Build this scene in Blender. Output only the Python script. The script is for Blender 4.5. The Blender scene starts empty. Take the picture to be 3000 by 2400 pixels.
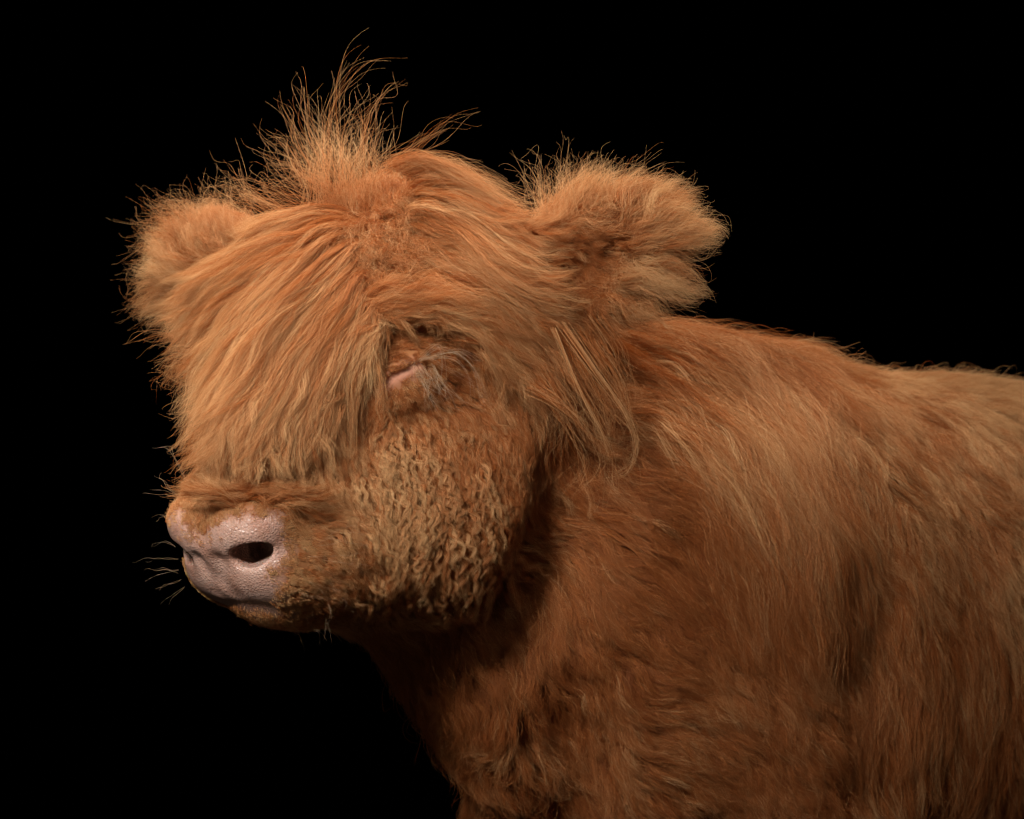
import bpy, math
import numpy as np

# ------------------------------------------------------------------ camera, light, exposure
scene = bpy.context.scene
CAM = np.array([0.0, -2.0, 0.82]); LENS = 80.0
cam_data = bpy.data.cameras.new("camera"); cam = bpy.data.objects.new("camera", cam_data)
scene.collection.objects.link(cam); scene.camera = cam
cam.location = CAM; cam.rotation_euler = (math.pi/2, 0, 0)
cam_data.lens = LENS; cam_data.sensor_width = 36.0; cam_data.clip_start = 0.05; cam_data.clip_end = 50
cam_data.dof.use_dof = True; cam_data.dof.focus_distance = 1.84; cam_data.dof.aperture_fstop = 9.0

world = bpy.data.worlds.new("World"); scene.world = world; world.use_nodes = True
world.node_tree.nodes["Background"].inputs[0].default_value = (0, 0, 0, 1)
world.node_tree.nodes["Background"].inputs[1].default_value = 0.0

def softbox(name, loc, target, sx, sy, power, color, spread=180):
    d = bpy.data.lights.new(name, 'AREA'); d.shape = 'RECTANGLE'; d.size = sx; d.size_y = sy
    d.energy = power; d.color = color; d.spread = math.radians(spread)
    o = bpy.data.objects.new(name, d); scene.collection.objects.link(o); o.location = loc
    from mathutils import Vector
    o.rotation_euler = (Vector(target)-Vector(loc)).to_track_quat('-Z', 'Y').to_euler()
    return o
softbox("key_softbox", (-0.80, -1.90, 1.95), (-0.18, -0.12, 0.93), 0.5, 0.5, 2.7, (1.0, 0.95, 0.90), 31)
softbox("fill_softbox", (0.95, -1.60, 2.25), (0.38, 0.12, 0.95), 0.8, 0.8, 0.66, (1.0, 0.95, 0.90), 46)
softbox("low_fill_lamp", (-0.75, -2.0, 0.50), (-0.08, -0.05, 0.66), 0.8, 0.8, 0.13, (1.0, 0.88, 0.74), 50)  # added low-power fill lamp, brightens the dark under chin and throat
softbox("overhead_softbox", (-0.24, 0.22, 2.15), (-0.18, 0.02, 0.95), 0.9, 0.5, 8.5, (1.0, 0.96, 0.91), 66)

vs = scene.view_settings
vs.view_transform = 'Standard'; vs.look = 'None'; vs.exposure = 0.0; vs.gamma = 1.0; vs.use_curve_mapping = False
scene.cycles.max_bounces = 4; scene.cycles.diffuse_bounces = 3; scene.cycles.glossy_bounces = 2; scene.cycles.transmission_bounces = 3
scene.cycles.use_adaptive_sampling = True; scene.cycles.adaptive_threshold = 0.02; scene.cycles.sample_clamp_indirect = 1.0; scene.cycles.sample_clamp_direct = 4.0
scene.cycles.use_denoising = True
scene.cycles_curves.shape = 'THICK'

BARE = False      # True: body without hair, for checking the form
rng = np.random.default_rng(7)

# ------------------------------------------------------------------ pixel -> place helpers
K_PX = 36.0/LENS/3000.0
def P(px, py, Y):
    s = (Y-CAM[1])*K_PX
    return np.array([(px-1500)*s, Y, CAM[2]+(1200-py)*s])
def to_px(p):
    p = np.asarray(p, float); s = (p[..., 1]-CAM[1])*K_PX
    return np.stack([1500+p[..., 0]/s, 1200-(p[..., 2]-CAM[2])/s], -1)
def norm(v): return v/np.maximum(np.linalg.norm(v, axis=-1, keepdims=True), 1e-9)

# head frame: a = back from the nose, b = towards the calf's left, c = dorsal
PSI, PHI = math.radians(42), math.radians(30)
fh = np.array([-math.sin(PSI), -math.cos(PSI), 0.0]); UP = np.array([0, 0, 1.0])
HF = fh*math.cos(PHI)-UP*math.sin(PHI); HN = fh*math.sin(PHI)+UP*math.cos(PHI)
HL = np.array([math.cos(PSI), -math.sin(PSI), 0.0])
M0 = P(622, 1605, -0.20)
def H(a, b, c): return M0 - a*HF + b*HL + c*HN
HR = np.stack([-HF, HL, HN])             # rows: local axes
PHM = math.radians(1)                   # the muzzle is carried flatter than the face
MF = fh*math.cos(PHM)-UP*math.sin(PHM); MN = fh*math.sin(PHM)+UP*math.cos(PHM)
MR = np.stack([-MF, HL, MN])
def Hm(a, b, c): return H(0.03, 0, -0.008) - a*MF + b*HL + c*MN
def headc(p): return (np.asarray(p)-M0) @ HR.T
def mirror(p):
    q = headc(p); q = q*np.array([1, -1, 1]); return M0 + q @ HR
# body frame
BET = math.radians(33)
BX = np.array([math.cos(BET), math.sin(BET), 0]); BL = np.array([math.sin(BET), -math.cos(BET), 0])  # back, left
B0 = P(2080, 1200, 0.17); B0[2] = 0
def Bp(a, b, z): return B0 + a*BX + b*BL + np.array([0, 0, z])
BR = np.stack([BX, BL, UP])

# ------------------------------------------------------------------ distance field of the calf
prims = []
def ell(c, r, R=np.eye(3), k=0.02, op='u'):
    prims.append(dict(t='e', c=np.asarray(c, float), r=np.asarray(r, float), R=np.asarray(R, float), k=k, op=op))
def cone(p, q, r1, r2, k=0.02, op='u', sq=None):
    prims.append(dict(t='c', p=np.asarray(p, float), q=np.asarray(q, float), r1=r1, r2=r2, k=k, op=op, sq=sq))
def prim_d(s, X, Y, Z):
    if s['t'] == 'e':
        c, r, R = s['c'], s['r'], s['R']
        dx, dy, dz = X-c[0], Y-c[1], Z-c[2]
        k0 = 0; k1 = 0
        for i in range(3):
            u = (dx*R[i, 0]+dy*R[i, 1]+dz*R[i, 2])/r[i]
            k0 = k0+u*u; k1 = k1+(u/r[i])**2
        k0 = np.sqrt(k0); k1 = np.sqrt(k1)
        return k0*(k0-1)/np.maximum(k1, 1e-6)
    p, q = s['p'], s['q']; ba = q-p; L2 = float(ba @ ba)
    dx, dy, dz = X-p[0], Y-p[1], Z-p[2]
    t = np.clip((dx*ba[0]+dy*ba[1]+dz*ba[2])/L2, 0, 1)
    dx = dx-ba[0]*t; dy = dy-ba[1]*t; dz = dz-ba[2]*t
    if s['sq'] is not None:            # flatten along an axis
        ax, f = s['sq']; m = (dx*ax[0]+dy*ax[1]+dz*ax[2])*(f-1)
        dx = dx+m*ax[0]; dy = dy+m*ax[1]; dz = dz+m*ax[2]
    return np.sqrt(dx*dx+dy*dy+dz*dz)-(s['r1']+(s['r2']-s['r1'])*t)
def combine(d, e, s):
    k = s['k']
    if s['op'] == 'u':
        h = np.maximum(k-np.abs(d-e), 0)/k
        return np.minimum(d, e)-h*h*k*0.25
    h = np.maximum(k-np.abs(d+e), 0)/k
    return np.maximum(d, -e)+h*h*k*0.25
def sdf(p, upto=None):
    X, Y, Z = p[..., 0], p[..., 1], p[..., 2]
    d = np.full(X.shape, 9.0)
    for s in prims[:upto]:
        d = combine(d, prim_d(s, X, Y, Z), s)
    return d
def grad(p, e=0.0015):
    o = np.array([[1, -1, -1], [-1, -1, 1], [-1, 1, -1], [1, 1, 1]], float)
    g = 0
    for v in o: g = g+v*sdf(p+v*e)[..., None]
    return norm(g)
def hit(px, py):
    """first surface point on the view ray through a pixel"""
    d = norm(P(px, py, 0.0)-CAM); t = 1.4; best = (9, 0)
    for _ in range(160):
        v = float(sdf((CAM+d*t)[None])[0])
        if v < best[0]: best = (v, t)
        if v < 2e-4: break
        t += max(v*0.8, 2e-4)
        if t > 3.2: break
    p = CAM+d*best[1]
    if best[0] > 2e-4:                     # the ray misses: nearest skin
        for _ in range(4): p = p-grad(p[None])[0]*float(sdf(p[None])[0])
        if best[0] > 0.01: print('ray misses skin', px, py, round(best[0], 3))
    return p

# --- torso, neck, legs
Rb = BR
ell(Bp(0.02, 0, 0.62), (0.26, 0.155, 0.226), Rb, 0.05)            # shoulders and fore ribs
ell(Bp(0.30, 0, 0.595), (0.36, 0.180, 0.238), Rb, 0.14)            # barrel
ell(Bp(0.66, 0, 0.64), (0.19, 0.15, 0.20), Rb, 0.08)              # rump
cone(H(0.27, 0, -0.005), Bp(-0.02, 0, 0.675), 0.10, 0.185, 0.09)    # neck
cone(H(0.29, 0, -0.06), Bp(-0.075, 0, 0.55), 0.07, 0.13, 0.07)
cone(P(1160, 1725, 0.0), P(1575, 1990, 0.10), 0.045, 0.10, 0.05)     # throat to brisket
for sgn in (1, -1):
    st = 0.0 if sgn > 0 else -0.16                                 # the right foreleg is a step ahead
    ell(Bp(0.03+st*0.4, 0.11*sgn, 0.60), (0.12, 0.065, 0.18), Rb, 0.05)
    cone(Bp(0.02+st*0.6, 0.105*sgn, 0.52), Bp(0.01+st, 0.10*sgn, 0.34), 0.085, 0.056, 0.05)
    cone(Bp(0.01+st, 0.10*sgn, 0.34), Bp(0.02+st, 0.10*sgn, 0.30), 0.05, 0.042, 0.02)
    cone(Bp(0.02+st, 0.10*sgn, 0.30), Bp(0.015+st, 0.10*sgn, 0.09), 0.034, 0.028, 0.02)
    cone(Bp(0.015+st, 0.10*sgn, 0.09), Bp(-0.015+st, 0.10*sgn, 0.035), 0.032, 0.03, 0.02)
    ell(Bp(0.70, 0.10*sgn, 0.56), (0.15, 0.07, 0.17), Rb, 0.05)
    cone(Bp(0.68, 0.11*sgn, 0.48), Bp(0.80, 0.10*sgn, 0.33), 0.09, 0.045, 0.05)
    cone(Bp(0.80, 0.10*sgn, 0.33), Bp(0.77, 0.10*sgn, 0.09), 0.037, 0.028, 0.02)
    cone(Bp(0.77, 0.10*sgn, 0.09), Bp(0.74, 0.10*sgn, 0.035), 0.032, 0.03, 0.02)
# --- head
ell(H(0.245, 0, 0.030), (0.115, 0.092, 0.090), HR, 0.03)
cone(H(0.12, 0, 0.012), H(0.29, 0, 0.068), 0.058, 0.076, 0.04)
ell(H(0.315, 0, 0.098), (0.055, 0.075, 0.048), HR, 0.04)
cone(H(0.065, 0, -0.006), H(0.17, 0, -0.020), 0.058, 0.078, 0.03)
cone(Hm(0.06, 0, -0.045), P(1290, 1610, 0.0), 0.030, 0.050, 0.05)
for sgn in (1, -1):
    ell(H(0.215, 0.058*sgn, -0.080), (0.100, 0.052, 0.095), HR, 0.04)      # cheek
    cone(Hm(0.075, 0.030*sgn, -0.012), H(0.20, 0.048*sgn, -0.075), 0.042, 0.060, 0.05)
    ell(H(0.195, 0.076*sgn, 0.050), (0.045, 0.026, 0.022), HR, 0.03)       # brow
    ell(Hm(0.036, 0.039*sgn, -0.018), (0.052, 0.033, 0.040), MR, 0.025)    # lip pad
ell(Hm(0.008, 0, 0.004), (0.036, 0.050, 0.042), MR, 0.02)                   # nose
ell(Hm(0.016, 0, 0.020), (0.034, 0.046, 0.030), MR, 0.02)                   # nose top
ell(Hm(0.010, 0, -0.024), (0.036, 0.053, 0.029), MR, 0.02)                  # upper lip
ell(Hm(0.047, 0.004, -0.050), (0.048, 0.047, 0.026), MR, 0.008)             # lower lip
# --- ears: flattened cups
def ear(base, tip, upv, k=0.02, w=0.052, th=0.020):
    e = norm(tip-base); L = np.linalg.norm(tip-base)
    t = norm(np.cross(e, upv)); u = np.cross(t, e); R = np.stack([e, u, t])
    ell(base+e*L*0.55, (L*0.52, w, th), R, k)
    cone(base-e*0.03, base+e*L*0.35, 0.034, 0.028, 0.03)
    fr = t if t[1] < 0 else -t
    ell(base+e*L*0.70-u*0.014+fr*0.018, (L*0.30, w*0.55, 0.024), R, 0.010, 's')
    return R
EBn, ETn = H(0.315, 0.085, 0.045), P(1885, 690, -0.125)
EBf, ETf = H(0.315, -0.085, 0.045), P(560, 765, 0.09)
RnE = ear(EBn, ETn, np.array([-0.1, 0.15, 1.0]), w=0.044)
RfE = ear(EBf, ETf, np.array([0.1, 0.1, 1.0]), w=0.044)
N_BASE = len(prims)

def chain(pts, radii, k, op, inward=0.0, both=True):
    """capsule chain laid on the skin through pixels; mirrored to the far side of the head"""
    base = [hit(*p) for p in pts]
    n = grad(np.array(base))
    q = [b-n_*inward for b, n_ in zip(base, n)]
    return q, n

# --- nostrils, mouth, eyes (placed on the visible side, mirrored to the other)
feats = []
def lay(pts, radii, k, op, depth):
    b = np.array([hit(*p) for p in pts]); n = grad(b)
    dep = np.broadcast_to(np.asarray(depth, float), (len(pts),))
    q = b-n*dep[:, None]
    feats.append((q, radii, k, op))
# raised rim above the nostril
lay([(645, 1595), (668, 1562), (708, 1543), (765, 1540), (803, 1516)], (0.005, 0.0064, 0.0070, 0.0060, 0.0045), 0.026, 'u', (0.0045, 0.0030, 0.0012, 0.0008, 0.0015))
# nostril opening and its depth
lay([(714, 1618), (738, 1609), (760, 1598), (790, 1562)], (0.0098, 0.0104, 0.0088, 0.0046), 0.007, 's', (0.002, 0.003, 0.003, 0.002))
lay([(715, 1618), (762, 1598)], (0.0095, 0.0085), 0.004, 's', (0.013, 0.013))
lay([(735, 1607), (765, 1598)], (0.012, 0.010), 0.004, 's', (0.027, 0.027))
lay([(735, 1607), (765, 1598)], (0.013, 0.011), 0.004, 's', (0.044, 0.044))
# groove down the nose
lay([(592, 1640), (620, 1700), (632, 1735)], (0.003, 0.003, 0.003), 0.012, 's', -0.006)
# eye: socket, closed lids, slit
lay([(1120, 1125), (1190, 1110), (1270, 1095)], (0.012, 0.014, 0.013), 0.02, 's', -0.011)
for q, r, k, op in feats:
    for m in (0, 1):
        qq = mirror(q) if m else q
        for i in range(len(qq)-1): cone(qq[i], qq[i+1], r[i], r[i+1], k, op)
n1 = len(prims)
feats.clear()      # neck fold behind the cheek, gap between shoulder and ribs, gap between the forelegs
lay([(1730, 1180), (1720, 1420), (1640, 1660), (1480, 1850)], (0.02, 0.03, 0.03, 0.02), 0.06, 's', -0.018)
lay([(2500, 1750), (2550, 1950), (2570, 2300)], (0.02, 0.03, 0.03), 0.06, 's', -0.012)
lay([(1690, 2050), (1690, 2200), (1690, 2420)], (0.02, 0.03, 0.04), 0.05, 's', -0.008)
for q, r, k, op in feats:
    for i in range(len(q)-1): cone(q[i], q[i+1], r[i], r[i+1], k, op)
feats.clear()
lay([(1165, 1125), (1215, 1108)], (0.013, 0.014), 0.014, 'u', 0.0095)
lay([(1140, 1105), (1170, 1086), (1220, 1062)], (0.004, 0.0055, 0.005), 0.008, 'u', 0.001)
for q, r, k, op in feats:
    for m in (0, 1):
        qq = mirror(q) if m else q
        for i in range(len(qq)-1): cone(qq[i], qq[i+1], r[i], r[i+1], k, op)
feats.clear()
lay([(1128, 1122), (1160, 1098), (1212, 1074), (1235, 1068)], (0.0016, 0.0026, 0.0024, 0.0014), 0.003, 's', 0.0012)
EYE = np.array([hit(1128, 1122), hit(1160, 1098), hit(1212, 1074), hit(1235, 1068)])
for q, r, k, op in feats:
    for m in (0, 1):
        qq = mirror(q) if m else q
        for i in range(len(qq)-1): cone(qq[i], qq[i+1], r[i], r[i+1], k, op)

# ------------------------------------------------------------------ surface nets on a graded grid
def axis(segs):
    out = []
    for a, b, h in segs:
        n = max(1, int(round((b-a)/h))); out += list(a+(b-a)*np.arange(n)/n)
    out.append(segs[-1][1]); return np.array(out)
def build_body():
    hx, hy, hz = M0
    xs = axis([(-0.46, hx-0.07, 0.006), (hx-0.07, hx+0.20, 0.0021), (hx+0.20, 0.2, 0.006), (0.2, 1.15, 0.014)])
    ys = axis([(-0.34, hy-0.07, 0.006), (hy-0.07, hy+0.10, 0.0021), (hy+0.10, 0.2, 0.006), (0.2, 0.95, 0.014)])
    zs = axis([(0.0, hz-0.10, 0.011), (hz-0.10, hz+0.06, 0.0021), (hz+0.06, hz+0.18, 0.0021), (hz+0.17, 1.12, 0.006)])
    D = np.full((len(xs), len(ys), len(zs)), 0.5, np.float32)
    for s in prims:
        if s['t'] == 'e':
            ext = np.sqrt(((s['R']*s['r'][:, None])**2).sum(0)); lo, hi = s['c']-ext, s['c']+ext
        else:
            r = max(s['r1'], s['r2']); lo = np.minimum(s['p'], s['q'])-r; hi = np.maximum(s['p'], s['q'])+r
        mgn = s['k']+0.02
        sl = []
        for ax, l, h in zip((xs, ys, zs), lo-mgn, hi+mgn):
            i0, i1 = np.searchsorted(ax, [l, h]); sl.append(slice(max(i0-1, 0), min(i1+1, len(ax))))
        sl = tuple(sl)
        X, Y, Z = np.meshgrid(xs[sl[0]].astype(np.float32), ys[sl[1]].astype(np.float32), zs[sl[2]].astype(np.float32), indexing='ij')
        D[sl] = combine(D[sl], prim_d(s, X, Y, Z).astype(np.float32), s)
    D[0] = D[-1] = 0.5; D[:, 0] = D[:, -1] = 0.5; D[:, :, 0] = D[:, :, -1] = 0.5
    S = D < 0
    nx, ny, nz = (n-1 for n in S.shape)
    cnt = np.zeros((nx, ny, nz), np.int8)
    for i in (0, 1):
        for j in (0, 1):
            for k in (0, 1): cnt += S[i:nx+i, j:ny+j, k:nz+k]
    cells = np.argwhere((cnt > 0) & (cnt < 8))
    idx = -np.ones((nx, ny, nz), np.int64); idx[tuple(cells.T)] = np.arange(len(cells))
    acc = np.zeros((len(cells), 3)); w = np.zeros(len(cells))
    cor = [(i, j, k) for i in (0, 1) for j in (0, 1) for k in (0, 1)]
    co = [np.stack([xs[cells[:, 0]+i], ys[cells[:, 1]+j], zs[cells[:, 2]+k]], -1) for i, j, k in cor]
    dv = [D[cells[:, 0]+i, cells[:, 1]+j, cells[:, 2]+k].astype(float) for i, j, k in cor]
    for a in range(8):
        for b in range(a+1, 8):
            if sum(abs(np.array(cor[a])-np.array(cor[b]))) != 1: continue
            m = (dv[a] < 0) != (dv[b] < 0)
            t = np.where(m, dv[a]/np.where(m, dv[a]-dv[b], 1), 0)
            acc += np.where(m[:, None], co[a]+(co[b]-co[a])*t[:, None], 0); w += m
    V = acc/w[:, None]
    quads = []
    for axn in range(3):
        sl0 = [slice(None)]*3; sl1 = [slice(None)]*3
        sl0[axn] = slice(0, -1); sl1[axn] = slice(1, None)
        A, B = S[tuple(sl0)], S[tuple(sl1)]
        e = np.argwhere(A != B); u, v = [(1, 2), (2, 0), (0, 1)][axn]
        ok = (e[:, u] > 0) & (e[:, v] > 0) & (e[:, u] < S.shape[u]-1) & (e[:, v] < S.shape[v]-1); e = e[ok]
        flip = A[tuple(e.T)]
        def cell(du, dv_):
            c = e.copy(); c[:, u] -= du; c[:, v] -= dv_; return idx[tuple(c.T)]
        q = np.stack([cell(1, 1), cell(0, 1), cell(0, 0), cell(1, 0)], -1)
        q[~flip] = q[~flip][:, ::-1]; quads.append(q)
    Q = np.concatenate(quads); Q = Q[(Q >= 0).all(1)]
    # keep the vertices on the true surface
    for _ in range(2):
        d = sdf(V); V = V-grad(V)*np.clip(d, -0.004, 0.004)[:, None]
    return V, Q

V, Q = build_body()
print("body verts", len(V), "quads", len(Q))
me = bpy.data.meshes.new("highland_calf")
me.from_pydata([], [], [])
me.vertices.add(len(V)); me.vertices.foreach_set("co", V.astype(np.float32).ravel())
me.loops.add(Q.size); me.loops.foreach_set("vertex_index", Q.astype(np.int32).ravel())
me.polygons.add(len(Q)); me.polygons.foreach_set("loop_start", np.arange(0, Q.size, 4, dtype=np.int32))
me.update(calc_edges=True); me.validate()
me.polygons.foreach_set("use_smooth", np.ones(len(me.polygons), bool))
calf = bpy.data.objects.new("highland_calf", me); scene.collection.objects.link(calf)
calf["label"] = "shaggy ginger highland calf with closed eye and pink nose"; calf["category"] = "calf"
me.materials.append(bpy.data.materials.new('skin'))

# ------------------------------------------------------------------ materials
def mat(name):
    m = bpy.data.materials.new(name); m.use_nodes = True
    nt = m.node_tree; nt.nodes.clear(); return m, nt
def node(nt, t, **kw):
    n = nt.nodes.new(t)
    for k, v in kw.items():
        if k.startswith('i_'): n.inputs[int(k[2:]) if k[2:].isdigit() else k[2:].replace('_', ' ')].default_value = v
        else: setattr(n, k, v)
    return n
def hair_material(name, deep, mid, pale, rough=0.34):
    m, nt = mat(name)
    out = node(nt, 'ShaderNodeOutputMaterial')
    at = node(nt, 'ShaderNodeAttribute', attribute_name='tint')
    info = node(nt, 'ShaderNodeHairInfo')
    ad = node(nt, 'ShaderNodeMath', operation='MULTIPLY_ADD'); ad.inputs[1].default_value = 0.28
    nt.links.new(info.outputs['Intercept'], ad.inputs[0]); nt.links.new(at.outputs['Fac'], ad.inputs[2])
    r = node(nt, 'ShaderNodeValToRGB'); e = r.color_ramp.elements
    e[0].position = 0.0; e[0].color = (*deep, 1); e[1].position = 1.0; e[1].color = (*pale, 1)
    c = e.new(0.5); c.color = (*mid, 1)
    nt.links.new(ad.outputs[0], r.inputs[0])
    df = node(nt, 'ShaderNodeBsdfDiffuse'); nt.links.new(r.outputs[0], df.inputs['Color'])
    hr = node(nt, 'ShaderNodeBsdfHair', component='Reflection'); hr.inputs['RoughnessU'].default_value = rough; hr.inputs['RoughnessV'].default_value = 1.0
    hr.inputs['Color'].default_value = (0.75, 0.48, 0.27, 1); hr.inputs['Offset'].default_value = math.radians(-4)
    ht = node(nt, 'ShaderNodeBsdfHair', component='Transmission'); ht.inputs['RoughnessU'].default_value = 0.5; ht.inputs['RoughnessV'].default_value = 1.0
    nt.links.new(r.outputs[0], ht.inputs['Color'])
    m1 = node(nt, 'ShaderNodeMixShader'); m1.inputs[0].default_value = 0.30
    nt.links.new(df.outputs[0], m1.inputs[1]); nt.links.new(ht.outputs[0], m1.inputs[2])
    m2 = node(nt, 'ShaderNodeMixShader'); m2.inputs[0].default_value = 0.14
    nt.links.new(m1.outputs[0], m2.inputs[1]); nt.links.new(hr.outputs[0], m2.inputs[2])
    nt.links.new(m2.outputs[0], out.inputs[0]); return m
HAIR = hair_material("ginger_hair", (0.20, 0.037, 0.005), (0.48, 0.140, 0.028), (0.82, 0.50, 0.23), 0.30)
LASH = hair_material("pale_lash_hair", (0.42, 0.24, 0.12), (0.62, 0.42, 0.25), (0.78, 0.60, 0.42))

# ------------------------------------------------------------------ bare skin zones and skin colour
def zones(rows):
    c = np.array([hit(x, y) for x, y, r in rows]); r = np.array([r for *_, r in rows])*0.00027
    return np.concatenate([c, mirror(c)]), np.concatenate([r, r])
def poly_dist(q, poly):
    """signed distance in photo pixels, negative inside"""
    poly = np.array(poly, float); n = len(poly); d = np.full(len(q), 1e9); ins = np.zeros(len(q), bool)
    for i in range(n):
        a, b_ = poly[i], poly[(i+1) % n]; e = b_-a; w = q-a
        t = np.clip((w @ e)/(e @ e), 0, 1); d = np.minimum(d, np.linalg.norm(w-t[:, None]*e, axis=1))
        c = (a[1] <= q[:, 1]) != (b_[1] <= q[:, 1]); x = a[0]+(q[:, 1]-a[1])*e[0]/(e[1] if e[1] else 1e-9); ins ^= c & (q[:, 0] < x)
    return np.where(ins, -d, d)
NOSE = [(480,1520),(520,1514),(545,1545),(570,1582),(620,1588),(655,1560),(690,1530),(740,1514),(785,1510),(808,1498),(828,1525),(835,1570),(842,1610),(822,1655),(785,1672),(812,1700),(825,1745),(795,1790),(700,1790),(620,1790),(560,1785),(540,1725),(528,1680),(535,1640),(520,1590),(495,1560)]
LIP = [(640,1762),(740,1766),(830,1782),(890,1796),(820,1806),(720,1798),(660,1785)]
LIDS = [(1116,1128),(1135,1104),(1165,1086),(1208,1064),(1238,1060),(1225,1084),(1200,1104),(1165,1118),(1135,1130)]
def skin_zone(p, polys, grow, soft):
    best = np.full(len(p), 1e9)
    hcp = headc(p)
    for pt in (p, mirror(p)):
        q = to_px(pt); ok = (hcp[:, 0] < 0.24) & (headc(pt)[:, 1] > -0.035)
        for po in polys: best = np.minimum(best, np.where(ok, poly_dist(q, po), 1e9))
    return np.clip(0.5-(best-grow)/soft, 0, 1)
pk = skin_zone(V, [NOSE, LIP], 14, 46); ek = skin_zone(V, [LIDS], 8, 40)
col = me.color_attributes.new("skin", 'FLOAT_COLOR', 'POINT')
arr = np.zeros((len(V), 4), np.float32); arr[:, 0] = pk; arr[:, 1] = ek; arr[:, 3] = 1
col.data.foreach_set("color", arr.ravel())
sm, nt = mat("calf_skin")
out = node(nt, 'ShaderNodeOutputMaterial'); b = node(nt, 'ShaderNodeBsdfPrincipled')
at = node(nt, 'ShaderNodeAttribute', attribute_name='skin'); sep = node(nt, 'ShaderNodeSeparateColor')
nt.links.new(at.outputs['Color'], sep.inputs[0])
tc = node(nt, 'ShaderNodeTexCoord')
vor = node(nt, 'ShaderNodeTexVoronoi', feature='DISTANCE_TO_EDGE'); vor.inputs['Scale'].default_value = 400
vor2 = node(nt, 'ShaderNodeTexVoronoi', feature='F1'); vor2.inputs['Scale'].default_value = 120
noi = node(nt, 'ShaderNodeTexNoise'); noi.inputs['Scale'].default_value = 45; noi.inputs['Detail'].default_value = 5
wob = node(nt, 'ShaderNodeTexNoise'); wob.inputs['Scale'].default_value = 90
mixv = node(nt, 'ShaderNodeVectorMath', operation='MULTIPLY_ADD'); mixv.inputs[1].default_value = (0.004, 0.004, 0.004)
nt.links.new(tc.outputs['Object'], wob.inputs['Vector']); nt.links.new(wob.outputs['Color'], mixv.inputs[0]); nt.links.new(tc.outputs['Object'], mixv.inputs[2])
for t in (vor, vor2, noi): nt.links.new(mixv.outputs[0], t.inputs['Vector'])
pink = node(nt, 'ShaderNodeValToRGB'); e = pink.color_ramp.elements
e[0].position = 0.35; e[0].color = (0.50, 0.265, 0.190, 1); e[1].position = 0.65; e[1].color = (0.68, 0.435, 0.345, 1)
nt.links.new(noi.outputs['Fac'], pink.inputs[0])
# pores: small dark dots
pore = node(nt, 'ShaderNodeMapRange'); pore.inputs[1].default_value = 0.05; pore.inputs[2].default_value = 0.16; pore.inputs[3].default_value = 0.55; pore.inputs[4].default_value = 1.0
nt.links.new(vor2.outputs['Distance'], pore.inputs[0])
pm = node(nt, 'ShaderNodeMix', data_type='RGBA', blend_type='MULTIPLY'); pm.inputs[0].default_value = 0.6
nt.links.new(pink.outputs[0], pm.inputs[6]); nt.links.new(pore.outputs[0], pm.inputs[7])
m1 = node(nt, 'ShaderNodeMix', data_type='RGBA'); m1.inputs[6].default_value = (0.30, 0.125, 0.05, 1)
nt.links.new(sep.outputs[0], m1.inputs[0]); nt.links.new(pm.outputs[2], m1.inputs[7])
m2 = node(nt, 'ShaderNodeMix', data_type='RGBA'); m2.inputs[7].default_value = (0.40, 0.185, 0.12, 1)
nt.links.new(sep.outputs[1], m2.inputs[0]); nt.links.new(m1.outputs[2], m2.inputs[6])
nt.links.new(m2.outputs[2], b.inputs['Base Color'])
rg = node(nt, 'ShaderNodeMapRange'); rg.inputs[3].default_value = 0.75; rg.inputs[4].default_value = 0.30
sl_ = node(nt, 'ShaderNodeMath', operation='MULTIPLY'); sl_.inputs[1].default_value = 0.5; nt.links.new(sep.outputs[0], sl_.inputs[0]); nt.links.new(sl_.outputs[0], b.inputs['Specular IOR Level'])
nt.links.new(sep.outputs[0], rg.inputs[0]); nt.links.new(rg.outputs[0], b.inputs['Roughness'])
b.inputs['Subsurface Weight'].default_value = 0.12; b.inputs['Subsurface Radius'].default_value = (0.006, 0.003, 0.002); b.inputs['Subsurface Scale'].default_value = 0.6
pw = node(nt, 'ShaderNodeMapRange'); pw.inputs[1].default_value = 0.0; pw.inputs[2].default_value = 0.35
nt.links.new(vor.outputs['Distance'], pw.inputs[0])
pn = node(nt, 'ShaderNodeMath', operation='MULTIPLY'); nt.links.new(pw.outputs[0], pn.inputs[0]); nt.links.new(sep.outputs[0], pn.inputs[1])
bp = node(nt, 'ShaderNodeBump'); bp.inputs['Strength'].default_value = 0.5; bp.inputs['Distance'].default_value = 0.0011
nt.links.new(pn.outputs[0], bp.inputs['Height']); nt.links.new(bp.outputs[0], b.inputs['Normal'])
nt.links.new(b.outputs[0], out.inputs[0])
me.materials.clear(); me.materials.append(sm)

# ------------------------------------------------------------------ backdrop and hooves
bm_, nt = mat("black_velvet"); out = node(nt, 'ShaderNodeOutputMaterial'); b = node(nt, 'ShaderNodeBsdfPrincipled')
nz = node(nt, 'ShaderNodeTexNoise'); nz.inputs['Scale'].default_value = 400; rr = node(nt, 'ShaderNodeValToRGB')
rr.color_ramp.elements[0].color = (0.0002, 0.0002, 0.0002, 1); rr.color_ramp.elements[1].color = (0.0005, 0.0005, 0.0005, 1)
nt.links.new(nz.outputs[0], rr.inputs[0]); nt.links.new(rr.outputs[0], b.inputs['Base Color'])
b.inputs['Roughness'].default_value = 1.0; b.inputs['Specular IOR Level'].default_value = 0.0; nt.links.new(b.outputs[0], out.inputs[0])
prof = [(-3.5, 0.0), (2.2, 0.0)]+[(2.2+0.8*math.sin(t), 0.8-0.8*math.cos(t)) for t in np.linspace(0.15, math.pi/2, 8)]+[(3.0, 3.6)]
bv = [(x, y, z) for x in (-4, 4) for y, z in prof]; n_ = len(prof)
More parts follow.
